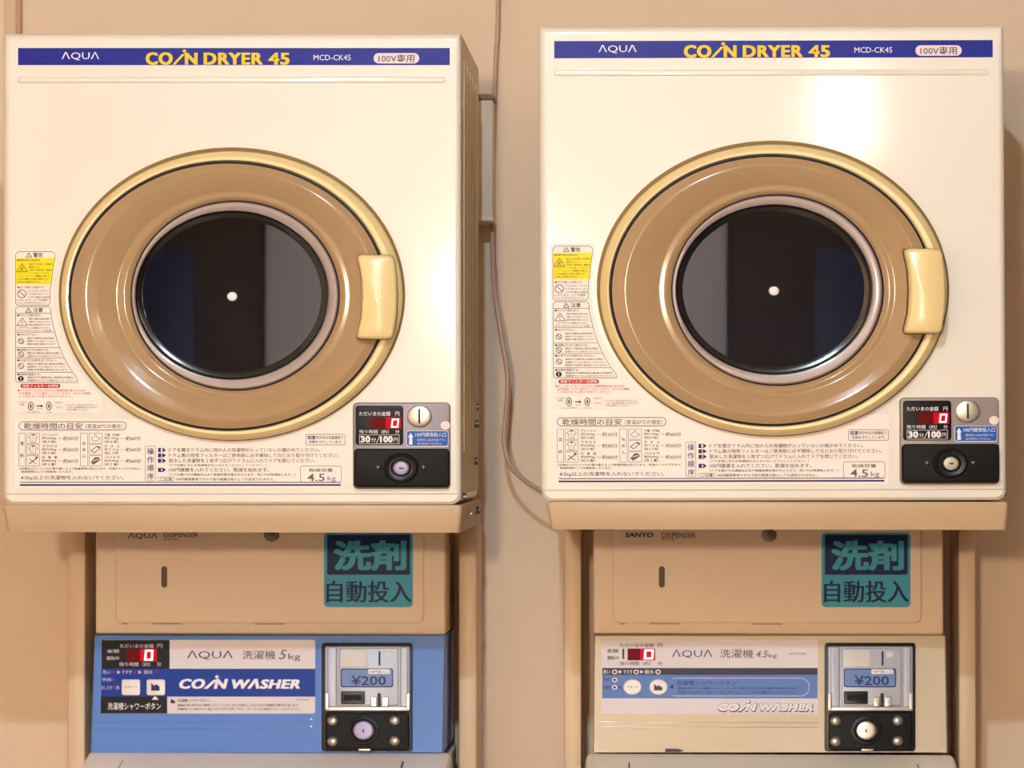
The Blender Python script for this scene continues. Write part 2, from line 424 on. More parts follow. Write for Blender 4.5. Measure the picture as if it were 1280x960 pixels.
    def rx(y):
        for (ya, xa), (yb, xb) in zip(RX, RX[1:]):
            if y <= yb: return xa + (xb - xa) * max(0, y - ya) / (yb - ya)
        return 102
    box2 = [(22, 383.6), (61, 383.6), (63.5, 386)] + [(rx(y), y) for y in (395, 405, 415, 425, 435, 445, 455, 465, 473)] + [(97, 478), (22, 478), (19.5, 476), (19.5, 386)]
    b.outline(box2, q, .6, .0009)
    tri(35.5, 385, 390.2, 3.6); b.rect(35.2, 386.8, 35.8, 389, q, .0009); b.text('注意', 41.5, 384.8, 53.5, 390.4, 'black_ink', .0009, .012)
    for y in (391.6, 415.2, 434.6, 447.6, 465.3): b.line((19.5, y), (rx(y), y), q, .55)
    for y, s_, x1 in ((392.6, '●やけどの恐れあり。', 52), (416.6, '●水をかけない。', 47), (435.8, '●衣類は十分に脱水する。', 62), (448.8, '●火気や引火物を近づけない。', 71), (466.4, '●衣類を確認する。', 51)):
        b.text(s_, 21.5, y, x1, y + 3, 'black_ink', .001, .004)
    tri(27.8, 397.4, 407, 6.8); b.text('!', 27.2, 400.5, 28.4, 406, q, .001, .02)
    nope(26.3, 426.6, 3.8); nope(26.3, 443, 3.8); nope(26.3, 457.6, 3.8)
    b.disc(26, 473.3, 3.7, 3.5, 'black_ink', .0009, 20); b.text('!', 25.5, 470.8, 26.5, 475.8, 'white_ink', .0013, .03)
    for y, n in ((397.4, 3), (421.6, 3), (440.2, 2), (453.6, 3), (470.6, 2)):
        for i in range(n):
            b.text(('運転中や運転停止直後は衣類の', '金属部やドラムに触れないでください。', '感電や故障の原因になります。')[i % 3], 34 if y > 400 else 36, y + i * 3.7, rx(y + i * 3.7) - 2, y + 2.3 + i * 3.7, q, .001)
    b.text('けがややけどの原因になります。', 24, 408.6, 62, 411, q, .001); b.text('ボタンやファスナーに注意', 21.5, 412, 64, 414.3, q, .001)
    b.rect(25.5, 479.8, 75.5, 485, 'red_ink', .0008, 2.5); b.text('排気フィルターの掃除', 28, 480.5, 73, 484.3, 'white_ink', .0013, .01)
    for y, x0, x1, s_ in ((486.8, 22, 108, '●フィルターにホコリがたまると乾燥時間が長くなります。'), (490.4, 24, 113, '必ず毎回、ドラム奥のフィルターを外し、ホコリを掃除'), (494, 24, 90, 'して元どおりに取り付けてください。')):
        b.text(s_, x0, y, x1, y + 2.6, 'red_ink', .001)
    for cx in (38.5, 61): b.ring(cx, 507.5, 3.6, 5.6, 'grey_ink', 1.2); b.disc(cx, 507.5, 1.2, 3, 'grey_ink', .0009, 16)
    b.rect(46, 506.8, 51, 508.2, 'black_ink', .0009); b.flat([(51, 505.6), (54, 507.5), (51, 509.4)], 'black_ink', .0009)
    for s_, x0, y0, x1 in (('ドラムの中', 21.5, 501.5, 33), ('奥側', 25, 504.5, 30), ('フィルター取り外し', 29, 514, 50), ('フィルター', 56, 514, 66), ('手前に引く', 69, 501.8, 79), ('ホコリ', 70, 508, 78), ('外す', 46.5, 510, 53)):
        b.text(s_, x0, y0, x1, y0 + 2.3, 'grey_ink', .001)
    for i, s_ in enumerate(('フィルターが汚れて目づまりして', 'いるときは乾燥が悪くなりますので', '早めに掃除してください。')):
        b.text(s_, 82 + (i > 0) * 2, 505 + i * 3, 123 - (i == 2) * 12, 507.3 + i * 3, 'grey_ink', .001)
    b.build('caution_label', t)
    # ---- instruction label
    b = MB(D0)
    b.rect(18, 524, 432, 610.5, 'label_white', .0004, 3)
    b.frame(23.3, 526.8, 158, 537.9, q, .8, 5.4); b.text('乾燥時間の目安', 30, 528.6, 103, 536.4, q, .001, .004); b.text('（室温20℃の場合）', 107, 529.8, 153, 535.6, q, .001)
    b.frame(23.3, 541, 31.8, 582.8, 'grey_ink', .5, 1); b.frame(100.3, 541, 109.8, 582.8, 'grey_ink', .5, 1)
    b.text('混', 25, 552, 29.8, 556.5, q, .001); b.text('紡', 25, 567, 29.8, 571.5, q, .001)
    for i, s_ in enumerate('もめん'): b.text(s_, 103, 552 + i * 8, 107.4, 556.3 + i * 8, q, .001)
    rows = [('ワイシャツ', '約200g', '（約５枚）', '約30分'), ('ブラウス', '約200g', '（約５枚）', '約30分'), ('作　業　服', '約800g', '（約２着）', '約60分')]
    rows2 = [('下着（半袖）', '約130g', '（約６枚）', '約60分'), ('タ　オ　ル', '約７０ｇ', '（約１５枚）', '約60分'), ('パジャマ', '約500g', '（約１着）', '約60分')]
    for X, rr in ((0, rows), (78.2, rows2)):
        for i, rw in enumerate(rr):
            y = 541.2 + i * 14.1
            b.frame(33 + X, y, 49.6 + X, y + 13.2, 'grey_ink', .5, 1.2)
            for k in range(3): b.text(rw[k], 52.4 + X, y + .5 + k * 4.3, (71.5 if k == 0 else 70) + X, y + 4.1 + k * 4.3, q, .001)
            b.line((72.5 + X, y + 6.7), (78 + X, y + 6.7), 'grey_ink', .4)
            b.text(rw[3], 79 + X, y + 4.2, 98 + X, y + 9.4, q, .001, .004)
            cx, cy = 41.3 + X, y + 6.6
            if X == 0 and i < 2:
                b.outline([(cx - 2.5, cy - 4.5), (cx + 2.5, cy - 4.5), (cx + 6, cy - 2), (cx + 4.5, cy), (cx + 3.2, cy - 1), (cx + 3.2, cy + 5), (cx - 3.2, cy + 5), (cx - 3.2, cy - 1), (cx - 4.5, cy), (cx - 6, cy - 2)], 'grey_ink', .6)
                b.line((cx, cy - 4), (cx, cy + 4), 'grey_ink', .35); b.disc(cx, cy - 4.3, 2.2, 1, 'grey_ink', .0009, 12)
            elif X == 0:
                b.line((cx - 5, cy + 4), (cx + 5, cy - 3.5), 'grey_ink', 1.3); b.line((cx - 4, cy - 2), (cx + 4, cy + 4), 'grey_ink', .9); b.disc(cx + 4.5, cy - 4, 2, 1.4, 'grey_ink', .0009, 12)
            elif i == 0:
                b.outline([(cx, cy - 5), (cx + 2, cy - 1), (cx + 6, cy), (cx + 3, cy + 3), (cx - 3, cy + 3.5), (cx - 5.5, cy), (cx - 2, cy - 2)], 'grey_ink', .6)
            elif i == 1:
                b.outline([(cx - 6, cy + 1.5), (cx + 2, cy - 4), (cx + 6, cy - 2), (cx - 1.5, cy + 4)], 'grey_ink', 1); b.line((cx + 2, cy - 3.8), (cx + 6, cy - 2), q, 1.6)
            else:
                b.flat([(cx - 6, cy + 2), (cx - 1, cy - 4.5), (cx + 4, cy - 4.5), (cx + 6, cy - 1), (cx + 1, cy + 2.5), (cx - 3, cy + 5)], 'grey_ink', .0009); b.line((cx - 3, cy), (cx + 4, cy - 2), 'label_white', .8, .0012)
    b.text('※衣類およびシャツの種類や量によって乾燥時間は変わります。気温が１０℃下がると、', 24, 584.3, 177, 587.2, q, .001)
    b.text('乾燥時間は１０％程度長くなります。', 27, 588.2, 91, 591, q, .001)
    b.text('4.5kg以上の洗濯物を入れないでください。', 26, 594.4, 155, 600.4, q, .001, .004)
    b.rect(25.5, 602.4, 426, 603.4, 'navy_ink', .0008); b.rect(24.8, 605.2, 426, 607.3, 'navy_ink', .0008)
    b.frame(181.5, 557.2, 194.3, 601.3, 'grey_ink', .5, 1.2)
    for i, s_ in enumerate('操作順序'): b.text(s_, 184, 560 + i * 10.5, 192.3, 568 + i * 10.5, 'navy_ink', .001, .006)
    st = [('ドアを開きドラム内に他の人の洗濯物が入っていないか確かめてください。', 211, 400, 559.8), ('ドラム奥の排気フィルターはご使用前に必ず掃除して元どおり取り付けてください。', 211, 423, 566.5),
          ('脱水した洗濯物を１枚ずつ広げてドラムに入れてドアを閉じてください。', 211, 394, 573.2), ('100円硬貨を入れてください。乾燥を始めます。', 211, 336, 584.6)]
    for i, (s_, x0, x1, y) in enumerate(st):
        b.text(s_, x0, y, x1, y + 5.2, 'dark_ink', .001, .003)
        b.flat([(197.5, y + .2), (204, y + .2), (207.6, y + 2.7), (204, y + 5.3), (197.5, y + 5.3)], 'navy_ink', .0008); b.text(str(i + 1), 201, y + .8, 203.2, y + 4.7, 'white_ink', .0013, .02)
    b.text('（ドアを閉じるとき洗濯物がはさまらないようにしてください。）', 211, 580, 333, 583, q, .001)
    b.text('（ドアを開ければ運転は止まり乾燥状態を確かめられます。閉じれば再運転します。）', 211, 591.6, 369, 594.8, q, .001)
    b.frame(197, 596.3, 217.5, 601.2, 'grey_ink', .45, 1); b.text('ご注意', 200, 597, 215, 600.6, q, .001)
    b.text('100円硬貨専用ですので他の硬貨は投入しても返却されません。', 220, 597.2, 343, 600.8, q, .001)
    b.frame(382, 542.6, 431.5, 556.4, q, .6, 2); b.rect(384.5, 544.8, 394, 549, 'navy_ink', .0008, .5); b.text('お願い', 385.2, 545.4, 393.3, 548.4, 'white_ink', .0013)
    b.text('表示中は冷風運転で', 395, 544.8, 429, 549, 'black_ink', .001, .004); b.text('衣類を冷やしています。', 386, 550.4, 428, 554.4, 'black_ink', .001, .004)
    b.frame(375.4, 582.3, 427, 603, 'grey_ink', .6, 2.5); b.text('乾燥容量', 386, 585.3, 416, 589.8, 'grey_ink', .001, .004)
    b.text('4.5', 384, 592, 406, 601.5, 'grey_ink', .001, .01); b.text('kg', 409.5, 594.8, 420, 602.5, 'lilac_ink', .001)
    b.build('instruction_label', t)
    # ---- door
    b = MB(D0); NE = 128
    E = lambda cx, cy, a, bb: ell(cx, cy, a, bb, NE)
    b.loops([(E(289.8, 367.6, 216.4, 183.4), -.001), (E(289.8, 367.6, 216.4, 183.4), .005), (E(289.8, 368.4, 213, 180), .0075)], 'door_rim', False, False)
    b.loops([(E(289.8, 369.3, 213.5, 180.6), .005), (E(289.8, 369.3, 213.5, 180.6), .010), (E(289.6, 369.3, 212, 179.2), .0145), (E(289.2, 369.4, 209, 176.6), .0195),
             (E(288, 369.4, 205.5, 173.4), .0225), (E(286.2, 369.7, 201.4, 170), .0222), (E(285.8, 369.8, 199.6, 168.6), .019)], 'door_cream', False, False)
    door = b.build('door', t)
    b = MB(D0)
    b.loops([(E(285.6, 369.8, 200.2, 169.2), .0165), (E(285.6, 369.8, 199.4, 168.4), .0205), (E(285.5, 369.9, 197.8, 166.8), .0212), (E(285.4, 370, 196.2, 165.3), .0195), (E(285.4, 370, 195.8, 165), .016)], 'gasket_black', False, False)
    b.build('gasket', door)
    b = MB(D0); L = []
    A, B = (285.4, 370, 196.6, 165.6), (294, 369.5, 131, 119)
    KN = ((1.0, .0225), (.9, .0247), (.8, .0263), (.76, .0262), (.55, .0232), (.32, .0186), (.24, .0164), (.17, .0166), (.1, .0170), (.05, .0158), (0, .0118))
    def lininterp(tt):
        tt = min(1.0, max(0.0, tt))
        for (t1, d1), (t0, d0) in zip(KN, KN[1:]):
            if tt >= t0: return d0 + (d1 - d0) * (tt - t0) / (t1 - t0)
        return KN[-1][1]
    def prof(tt):
        return sum(lininterp(tt + o * .022) * w_ for o, w_ in ((-2, .1), (-1, .24), (0, .32), (1, .24), (2, .1)))
    for i in range(61):
        tt = 1 - i / 60
        L.append((E(*[B[k] + (A[k] - B[k]) * tt for k in range(4)]), prof(tt)))
    b.loops(L, 'smoked_plastic', False, False); b.build('window_ring', door, angle=60)
    b = MB(D0)
    b.loops([(E(293.8, 369.5, 131.4, 119.3), .0105), (E(293.8, 369.5, 129.8, 117.8), .0116), (E(293.6, 369.5, 129.2, 117.2), .0122)], 'gasket_black', False, False)
    b.loops([(E(293.6, 369.5, 129.4, 117.4), .0115), (E(293, 369.4, 127.6, 115.4), .0136), (E(291.5, 369.2, 124, 110), .0136), (E(290.4, 369, 121.6, 106), .0125), (E(290.2, 369, 120.6, 105), .008)], 'mauve_frame', False, False)
    b.loops([(E(290.2, 369, 120.8, 105.2), .0095), (E(290, 369, 118.5, 102.8), .0108), (E(289.9, 369, 115.5, 99.8), .0102), (E(289.8, 369, 112, 96.6), .0090), (E(289.8, 369, 111.5, 96.2), .004)], 'black_gloss', False, False)
    b.build('window_frame', door)
    b = MB(D0); L = []
    for i in range(15):
        q1 = math.cos(math.pi / 2 * i / 14) if i < 14 else .01
        L.append((E(289.8, 369, 116.5 * q1, 100.8 * q1), .0065 + .0004 * (1 - q1 * q1)))
    b.loops(L, 'window_glass', False, True); b.build('window_glass', door, angle=80)
    # handle: waisted cream grip over the ring on the right
    b = MB(D0); ho = []
    LE = [(447.5, 321), (449, 319), (452, 318)]
    oh = [(452, 318), (486, 319), (490.5, 321), (493, 325), (495.6, 345), (496.6, 371), (495.4, 397), (492.2, 418), (490, 422), (486, 424), (451, 424), (447, 422.5), (446, 419), (447.6, 412), (451, 398), (452.6, 371), (451.4, 346), (448, 330), (446.6, 323), (448, 319.5)]
    c = (472, 371)
    sc = lambda k: [(c[0] + (u - c[0]) * k, c[1] + (v - c[1]) * (1 - (1 - k) * .45)) for u, v in oh]
    b.loops([(sc(1.02), .014), (sc(1.02), .030)], 'black_plastic', False, False)
    b.loops([(sc(.985), .016), (sc(1), .034), (sc(.985), .041), (sc(.93), .0455), (sc(.84), .047)], 'door_cream', False, True)
    b.build('handle', door, angle=50)
    # ---- drum behind the glass
    b = MB(D0); n = 72; L = []
    for k, d in ((1.0, .002), (1.04, -.02), (1.5, -.03), (1.5, -.30), (.02, -.304)):
        L.append((ell(290, 369, 117 * k, 101 * k, n), d))
    b.straight(L, 'drum_dark', False, True)
    for a in (90, 210, 330):
        a = math.radians(a); ca, sa = math.cos(a), math.sin(a)
        o = lambda k: [(290 + 117 * k * math.cos(a + q2), 369 + 101 * k * math.sin(a + q2)) for q2 in (-.12, .12)]
        p = [D0.P(u, v) + D0.n * d for d in (-.04, -.29) for u, v in o(1.48)] + [D0.P(290 + 117 * 1.2 * ca, 369 + 101 * 1.2 * sa) + D0.n * d for d in (-.04, -.29)]
        b.add(p, [(0, 1, 4), (2, 3, 5), (0, 2, 5, 4), (1, 3, 5, 4)], 'drum_rib')
    for k in range(24):
        a = 2 * math.pi * k / 24
        b.straight([(ell(290 + 117 * .95 * math.cos(a), 369 + 101 * .95 * math.sin(a), 3, 2.6, 10), -.311), (ell(290 + 117 * .95 * math.cos(a), 369 + 101 * .95 * math.sin(a), 3, 2.6, 10), -.303)], 'black_plastic')
    b.build('drum', t)
    b = MB(D0); b.loops([(ell(290.2, 370.6, 7.2, 6.6, 28), .006), (ell(290.2, 370.6, 7.2, 6.6, 28), .0082)], 'black_plastic'); b.dome(290.2, 370.6, 6, 5.5, .008, .003, 'hub_white', 28, 4)
    b.build('window_rivet', door)
    # ---- coin panel
    b = MB(D0); b.rbox(441, 503, 563, 611, 6, 0, .006, 'plate_lilac', .0025); b.disc(556.7, 531.7, 6, 5.4, 'pink_pill', .0064); cp = b.build('coin_panel', t)
    e = .0062
    b = MB(D0); b.rbox(444.5, 507, 504, 556.3, 4, e, e + .0015, 'panel_black', .0008)
    k = e + .002
    b.text('ただいまの金額', 449, 514.4, 488, 519.8, 'white_ink', k + .0004, .006); b.text('円', 494, 514.6, 499.2, 519.8, 'white_ink', k + .0004, .004)
    b.rect(463.4, 521.6, 482, 535.6, 'led_dim', k); b.rect(482, 521.6, 501, 535.6, 'led_red', k)
    dg = lambda u0, v0, u1, v1, w_: (lambda s_: (b.band([(u0 + s_, v0), (u1 + s_, v0), (u1, v1), (u0, v1)], [(u0 + s_ + w_ - .2, v0 + w_), (u1 + s_ - w_ - .2, v0 + w_), (u1 - w_ + .2, v1 - w_), (u0 + w_ + .2, v1 - w_)], 'led_digit', k + .0004)))(1.2)
    dg(488.6, 523.3, 497.8, 534.6, 2)
    b.text('残り時間（約）', 449, 537.2, 486, 542, 'white_ink', k + .0004, .004); b.text('分', 494, 537.2, 499.4, 542, 'white_ink', k + .0004, .004)
    b.frame(449, 543.4, 499.4, 555, 'white_ink', .5, 0, k + .0004)
    b.heavy('30', 450.5, 545, 463, 553.2, 'white_ink', k + .0004, .5); b.text('分', 464, 547, 470, 553, 'white_ink', k + .0004); b.line((470.6, 554), (474.4, 545.4), 'white_ink', .8, k + .0004)
    b.heavy('100', 475, 545, 491, 553.2, 'white_ink', k + .0004, .5); b.text('円', 492.2, 547, 497.6, 553, 'white_ink', k + .0004)
    b.build('display', cp)
    b = MB(D0); b.dome(524.2, 520.5, 15.6, 14, e - .001, .004, 'steel', 40, 6, .5); b.rbox(522.9, 511, 525.3, 529.4, .5, e, e + .0034, 'black_ink'); b.build('coin_slot', cp)
    b = MB(D0); b.rect(508, 538.3, 560.6, 558.4, 'white_ink', e + .0002, 3); b.rect(508.6, 538.9, 560, 557.4, 'sign_blue', e + .0006, 2.6); k2 = e + .001
    b.flat([(513.4, 541), (516.8, 546.5), (515.1, 546.5), (515.7, 555.8), (511.1, 555.8), (511.7, 546.5), (510, 546.5)], 'white_ink', k2)
    b.text('100円硬貨投入口', 519, 540.6, 557.6, 546, 'white_ink', k2, .002); b.text('連続投入追加可能です。', 521.5, 548.4, 556.6, 551.4, 'pale_ink', k2); b.text('途中取消はできません。', 521.5, 553, 553, 556, 'pale_ink', k2)
    b.build('instruction_plate', cp)
    b = MB(D0); b.rbox(442.5, 560.8, 562, 609, 5, e - .001, .014, 'black_satin', .0025)
    b.loops([(ell(501.3, 584.4, 22, 19, 40), .0135), (ell(501.3, 584.4, 21.5, 18.6, 40), .017), (ell(501.3, 584.4, 19, 16.4, 40), .019), (ell(501.3, 584.4, 15.5, 13.4, 40), .0175), (ell(501.3, 584.6, 13, 11.2, 40), .0175), (ell(501.3, 584.7, 10.6, 9.4, 40), .0205), (ell(501.3, 584.8, 9, 8, 40), .0205)], 'black_plastic', False, True)
    b.build('lock_box', cp)
    b = MB(D0); b.dome(501.2, 585.2, 8.8, 7.8, .0205, .0016, 'key_lilac', 32, 4, .7); b.rbox(498.6, 584.4, 504.4, 586.2, .6, .021, .0223, 'black_ink'); b.build('lock', cp)
    for cx in (473, 529.6):
        b = MB(D0); b.dome(cx, 584.3, 3.6, 3.3, .0135, .004, 'steel_dark', 20, 4); b.build('screw', cp)
    # ---- screws on the visible side
    for yy, v in ((.36, 505), (.38, 527), (.34, 528), (.33, 578), (.05, 622)):
        z = D0.P(577, v).z if v != 622 else D0.P(575, 622).z
        b = MB(); b.cyl((xs - .001, yy, z), (1, 0, 0), .0055, .005, 'steel_dark', 14); b.build('side_screw', t)
    return t
def copy_tree(o, parent=None):
    c = o.copy(); COL.objects.link(c)
    if parent: c.parent = parent
    for ch in list(o.children): copy_tree(ch, c)
    return c
dryer = make_dryer()
delta = D0.P(966.3, 362.1) - D0.P(289.8, 369.0)
dryer2 = copy_tree(dryer)
dryer2.location = dryer.location + Vector((delta.x, 0, delta.z))
dryer2.rotation_euler = (0, -.0022, 0)
dryer2['label'] = 'ivory coin dryer on the stand above the cream washer, bright lamp glare on its front'
dryer['label'] = 'ivory coin dryer on the stand above the blue-fronted washer'
for ch in dryer2.children:
    if ch.name.startswith('coin_panel'):
        ch.location.x += .0042
        def repaint(o, m):
            o.material_slots[0].link = 'OBJECT'; o.material_slots[0].material = M[m]
        repaint(ch, 'plate_grey')
        for g in ch.children:
            if g.name.startswith('lock') and not g.name.startswith('lock_box'): repaint(g, 'lock_silver')

# ---------------------------------------------------------------- stands
def make_stand(du, dv, topz, label, LX, RX, bolts, wide=0):
    """du, dv: where this stand sits relative to the left one in the photograph"""
    pl = Plane(-.006)
    x0, x1 = pl.P(2.8 + du, 640).x, pl.P(577.5 + du + wide, 640).x
    zt, zb = topz, topz - .0385
    t = thing('dryer_stand', ((x0 + x1) / 2, .25, 0), label, 'stand', 'steel dryer stands')
    b = MB()
    # shelf: shallow folded pan, sides leaning in a little towards the bottom
    tp = .006
    def loop(z, i, r=.006):
        xa, xb, ya, yb = x0 + i, x1 - i * .5, -.006 + i * .2, .49
        P = []
        for cx, cy, a0 in ((xb - r, ya + r, -90), (xb - r, yb - r, 0), (xa + r, yb - r, 90), (xa + r, ya + r, 180)):
            for k in range(4):
                a = math.radians(a0 + 30 * k); P.append(Vector((cx + r * math.cos(a), cy + r * math.sin(a), z)))
        return P
    V = loop(zb, tp + .002) + loop(zb + .002, tp) + loop(zt - .005, .0003) + loop(zt - .0016, .0018) + loop(zt, .006)
    b.skin(V, 16, 5, 'rack_paint', True, True)
    b.build('shelf', t)
    lp = Plane(.455)
    for (a, c) in (LX, RX):
        xa, xb = lp.P(a, 760).x, lp.P(c, 760).x
        b = MB(); b.box(xa, xb, .455, .60, 0, zb + .001, 'rack_paint_lit', .003); b.build('leg', t)
    xa, xb = lp.P(LX[1], 760).x, lp.P(RX[0], 760).x
    b = MB(); b.box(xa - .001, xb + .001, .465, .49, .25, .29, 'rack_paint', .003); b.build('cross_bar', t)
    for yy, zz, m in bolts:
        b = MB(); b.cyl((x1 - .004, yy, zz), (1, 0, 0), .0075, .006, m, 6); b.cyl((x1 - .004, yy, zz), (1, 0, 0), .0045, .0085, m, 16); b.build('bolt', t)
    return t
zL = dryer.location.z; zR = dryer2.location.z
make_stand(0, 0, zL - .0004, 'tan steel stand holding up the dryer over the blue-fronted washer', (85, 106.5), (573.5, 596), ((.16, zL - .0165, 'steel'), (.36, zL - .0155, 'steel_dark')))
make_stand(680.2, -3.5, zR - .0016, 'tan steel stand holding up the dryer over the cream washer', (705, 726.5), (1198, 1219.5), ((.16, zR - .0165, 'steel'),), 3.2)

# ---------------------------------------------------------------- washers
PW = Plane(o=Plane(.33).P(330, 940), n=(0, -1, .18))
DECKZ = Plane(.33).P(330, 940).z
def coin_mech(t, du):
    U = lambda x: x + du
    b = MB(PW); b.rbox(U(402), 803.5, U(515.5), 939, 4, -.002, .004, 'black_plastic', .0012)
    mech = b.build('coin_mechanism', t)
    b = MB(PW)
    b.rbox(U(406.5), 808, U(512), 886.5, 2, .003, .006, 'mech_silver', .001)
    b.rbox(U(409), 808.5, U(421), 884, 1, .005, .011, 'mech_silver', .002)
    b.rbox(U(500), 808.5, U(510), 884, 1, .005, .011, 'mech_silver', .002)
    b.rbox(U(423.5), 810, U(498), 882, 3, .005, .010, 'mech_silver', .0015)
    b.rbox(U(406), 866, U(411), 887, 1, .005, .014, 'steel', .001); b.rbox(U(507.5), 866, U(512.5), 887, 1, .005, .014, 'steel', .001)
    b.rbox(U(406), 883.5, U(512.5), 888.5, 1, .003, .013, 'steel', .001)
    b.rbox(U(425), 812, U(459), 834, 2, .009, .0112, 'mech_pale', .0008); b.rbox(U(479), 814.5, U(488), 822, 1, .009, .0108, 'mech_pale', .0005)
    b.build('faceplate', mech)
    b = MB(PW); b.rbox(U(473.2), 814, U(475.6), 832, .6, .0095, .0106, 'black_ink'); b.build('coin_slot', mech)
    b = MB(PW); b.rbox(U(425.8), 835.6, U(491.4), 859, 3, .0095, .0112, 'navy_field', .0005); b.rect(U(427), 836.8, U(490.2), 857.8, 'mech_blue', .0116, 2.4)
    b.text('¥200', U(439), 844.6, U(482.5), 856.6, 'navy_ink', .012, .012)
    b.rect(U(460.5), 836.6, U(487.5), 842.4, 'hub_white', .0119, 1); b.text('100円投入口', U(462), 837.5, U(486), 841.6, 'dark_ink', .0122)
    b.build('price_plate', mech)
    b = MB(PW); b.rbox(U(426), 864, U(456), 880, 1.5, .0095, .0125, 'black_plastic', .001); b.rbox(U(430), 868.5, U(452), 875.5, 1, .012, .0135, 'black_satin', .0005); b.build('return_window', mech)
    b = MB(PW); b.rbox(U(463), 871, U(471), 883.5, 1, .0095, .0145, 'steel', .001); b.rbox(U(477), 871, U(485.5), 883.5, 1, .0095, .0145, 'steel', .001)
    b.rbox(U(471.8), 866.5, U(476), 883, .8, .0095, .0115, 'black_ink'); b.build('return_lever', mech)
    b = MB(PW); b.rbox(U(407), 890.5, U(511.5), 937.5, 5, .003, .010, 'black_satin', .002)
    b.loops([(ell(U(454.3), 913, 20, 18.5, 40), .0095), (ell(U(454.3), 913, 19.4, 17.8, 40), .0125), (ell(U(454.3), 913, 15.5, 14.2, 40), .0135), (ell(U(454.3), 913, 13.5, 12.4, 40), .0115)], 'black_plastic', False, True)
    b.rbox(U(448), 936, U(463), 938.5, 1, .009, .0115, 'steel', .0005)
    b.build('lock_plate', mech)
    b = MB(PW); b.dome(U(454), 913, 11.6, 10.8, .011, .0022, 'key_lilac' if du < 100 else 'steel', 32, 4, .7); b.rbox(U(453), 911.5, U(455), 915.5, .6, .0125, .0136, 'black_ink'); b.build('lock', mech)
    for cx, cy in ((415.8, 901), (493.4, 900.6), (415.8, 926.6), (493.4, 926)):
        b = MB(PW); b.dome(U(cx), cy, 6.9, 6.2, .0095, .0052, 'steel', 24, 5, .25); b.build('bolt', mech)

def tilt(b, ang=math.radians(11)):
    o = Vector((0, .33, DECKZ)); Rm = Matrix.Rotation(ang, 3, 'X')
    b.V = [o + Rm @ (v - o) for v in b.V]

def washer_body(t, shell, deck, hx0, hx1, dx0, dx1, lx0, lx1):
    """hx: housing edges, dx: deck edges, lx: lid edges (metres); body down to the floor"""
    b = MB(); b.box(dx0, dx1, -.12, .56, .03, DECKZ - .062, shell, .012, 3)
    for x in (dx0 + .05, dx1 - .05):
        for y in (-.08, .5): b.cyl((x, y, 0), (0, 0, 1), .022, .032, 'black_plastic', 16)
    b.build('body', t)
    b = MB(); b.box(dx0 + .004, dx1 - .004, .34, .555, DECKZ - .07, DECKZ - .01, shell); b.build('rear_plinth', t)
    b = MB(); b.box(dx0 - .003, dx1 + .003, -.145, .345, DECKZ - .042, DECKZ - .002, deck, .010, 4)
    tilt(b); b.build('top_deck', t)
    b = MB(); b.box(lx0 - .002, lx1 + .002, -.118, .289, DECKZ - .004, DECKZ - .0016, 'black_plastic'); b.box(lx0, lx1, -.115, .286, DECKZ - .003, DECKZ + .002, deck, .003, 3)
    tilt(b); b.build('lid', t)

def housing(t, name, shell, u0, u1, dtop, du):
    b = MB(PW)
    pts = [(u0[0], 794), (u1[0], 794), (u1[1], 940.5), (u0[1], 940.5)]
    f = [PW.P(u, v, -.004) for u, v in pts]; g = [Vector((p.x, .56, p.z)) for p in f]
    c = [((u + (1.5 if i in (0, 3) else -1.5)), v + (1.5 if i < 2 else 0)) for i, (u, v) in enumerate(pts)]
    h = [PW.P(u, v, 0) for u, v in c]
    b.skin(g + f + h, 4, 3, shell, True, True)
    return b.build(name, t)

def led(b, u0, u1, ud0, ud1, v0, v1, d):
    b.rect(u0, v0, u0 + (u1 - u0) * .45, v1, 'led_dim', d); b.rect(u0 + (u1 - u0) * .45, v0, u1, v1, 'led_red', d)
    w_ = 2.8
    b.band([(ud0 + 1, v0 + 1.2), (ud1 + 1, v0 + 1.2), (ud1, v1 - 1.2), (ud0, v1 - 1.2)], [(ud0 + 1 + w_ - .3, v0 + 1.2 + 2.4), (ud1 + 1 - w_ - .3, v0 + 3.6), (ud1 - w_ + .3, v1 - 3.6), (ud0 + w_ + .3, v1 - 3.6)], 'led_digit', d + .0004)

SC = (4.44 + .33) / FPX
# ---- blue washer
bx0, bx1 = (108 - VPX) * SC, (561.5 - VPX) * SC
t = thing('washing_machine', ((bx0 + bx1) / 2, .2, 0), 'coin washer with pale blue control panel and black and white label', 'washing machine', 'coin washers')
washer_body(t, 'washer_deck', 'washer_deck', 0, 0, bx0, bx1, -.797, -.382)
housing(t, 'control_housing', 'washer_blue', (118.5, 113), (557, 554), 0, 0)
b = MB(PW); o = .0012
b.rbox(127, 799.8, 394, 892, 3, -.001, .001, 'panel_white')
b.rect(127, 800, 212, 836, 'panel_black', o); b.rect(126.5, 836, 394, 870.8, 'panel_blue', o); b.rect(126, 870.8, 209, 891.8, 'panel_black', o)
i1 = .0017
b.text('ただいまの金額', 150, 804.8, 192, 810, 'pale_ink', i1); b.text('円', 196.5, 804.8, 203, 810, 'pale_ink', i1)
b.text('金額', 133.5, 811.6, 149, 816, 'pale_ink', i1); b.text('運転中', 133, 820.4, 149, 825, 'pale_ink', i1)
b.text('残り時間（約）', 149, 827.8, 188, 833, 'pale_ink', i1); b.text('分', 196, 827.8, 201.5, 833, 'pale_ink', i1)
for s_, x0, x1, v in (('洗い', 128, 138.5, 837.6), ('すすぎ', 152.5, 165, 837.6), ('脱水', 180, 191, 837.6), ('予約', 127, 139, 847.2), ('おしらせ', 127, 140, 857), ('洗', 144.5, 149.5, 857)): b.text(s_, x0, v, x1, v + 5, 'pale_ink', i1)
for x in (146.5, 173): b.flat([(x, 837.8), (x + 4.4, 840.2), (x, 842.6)], 'pale_ink', i1)
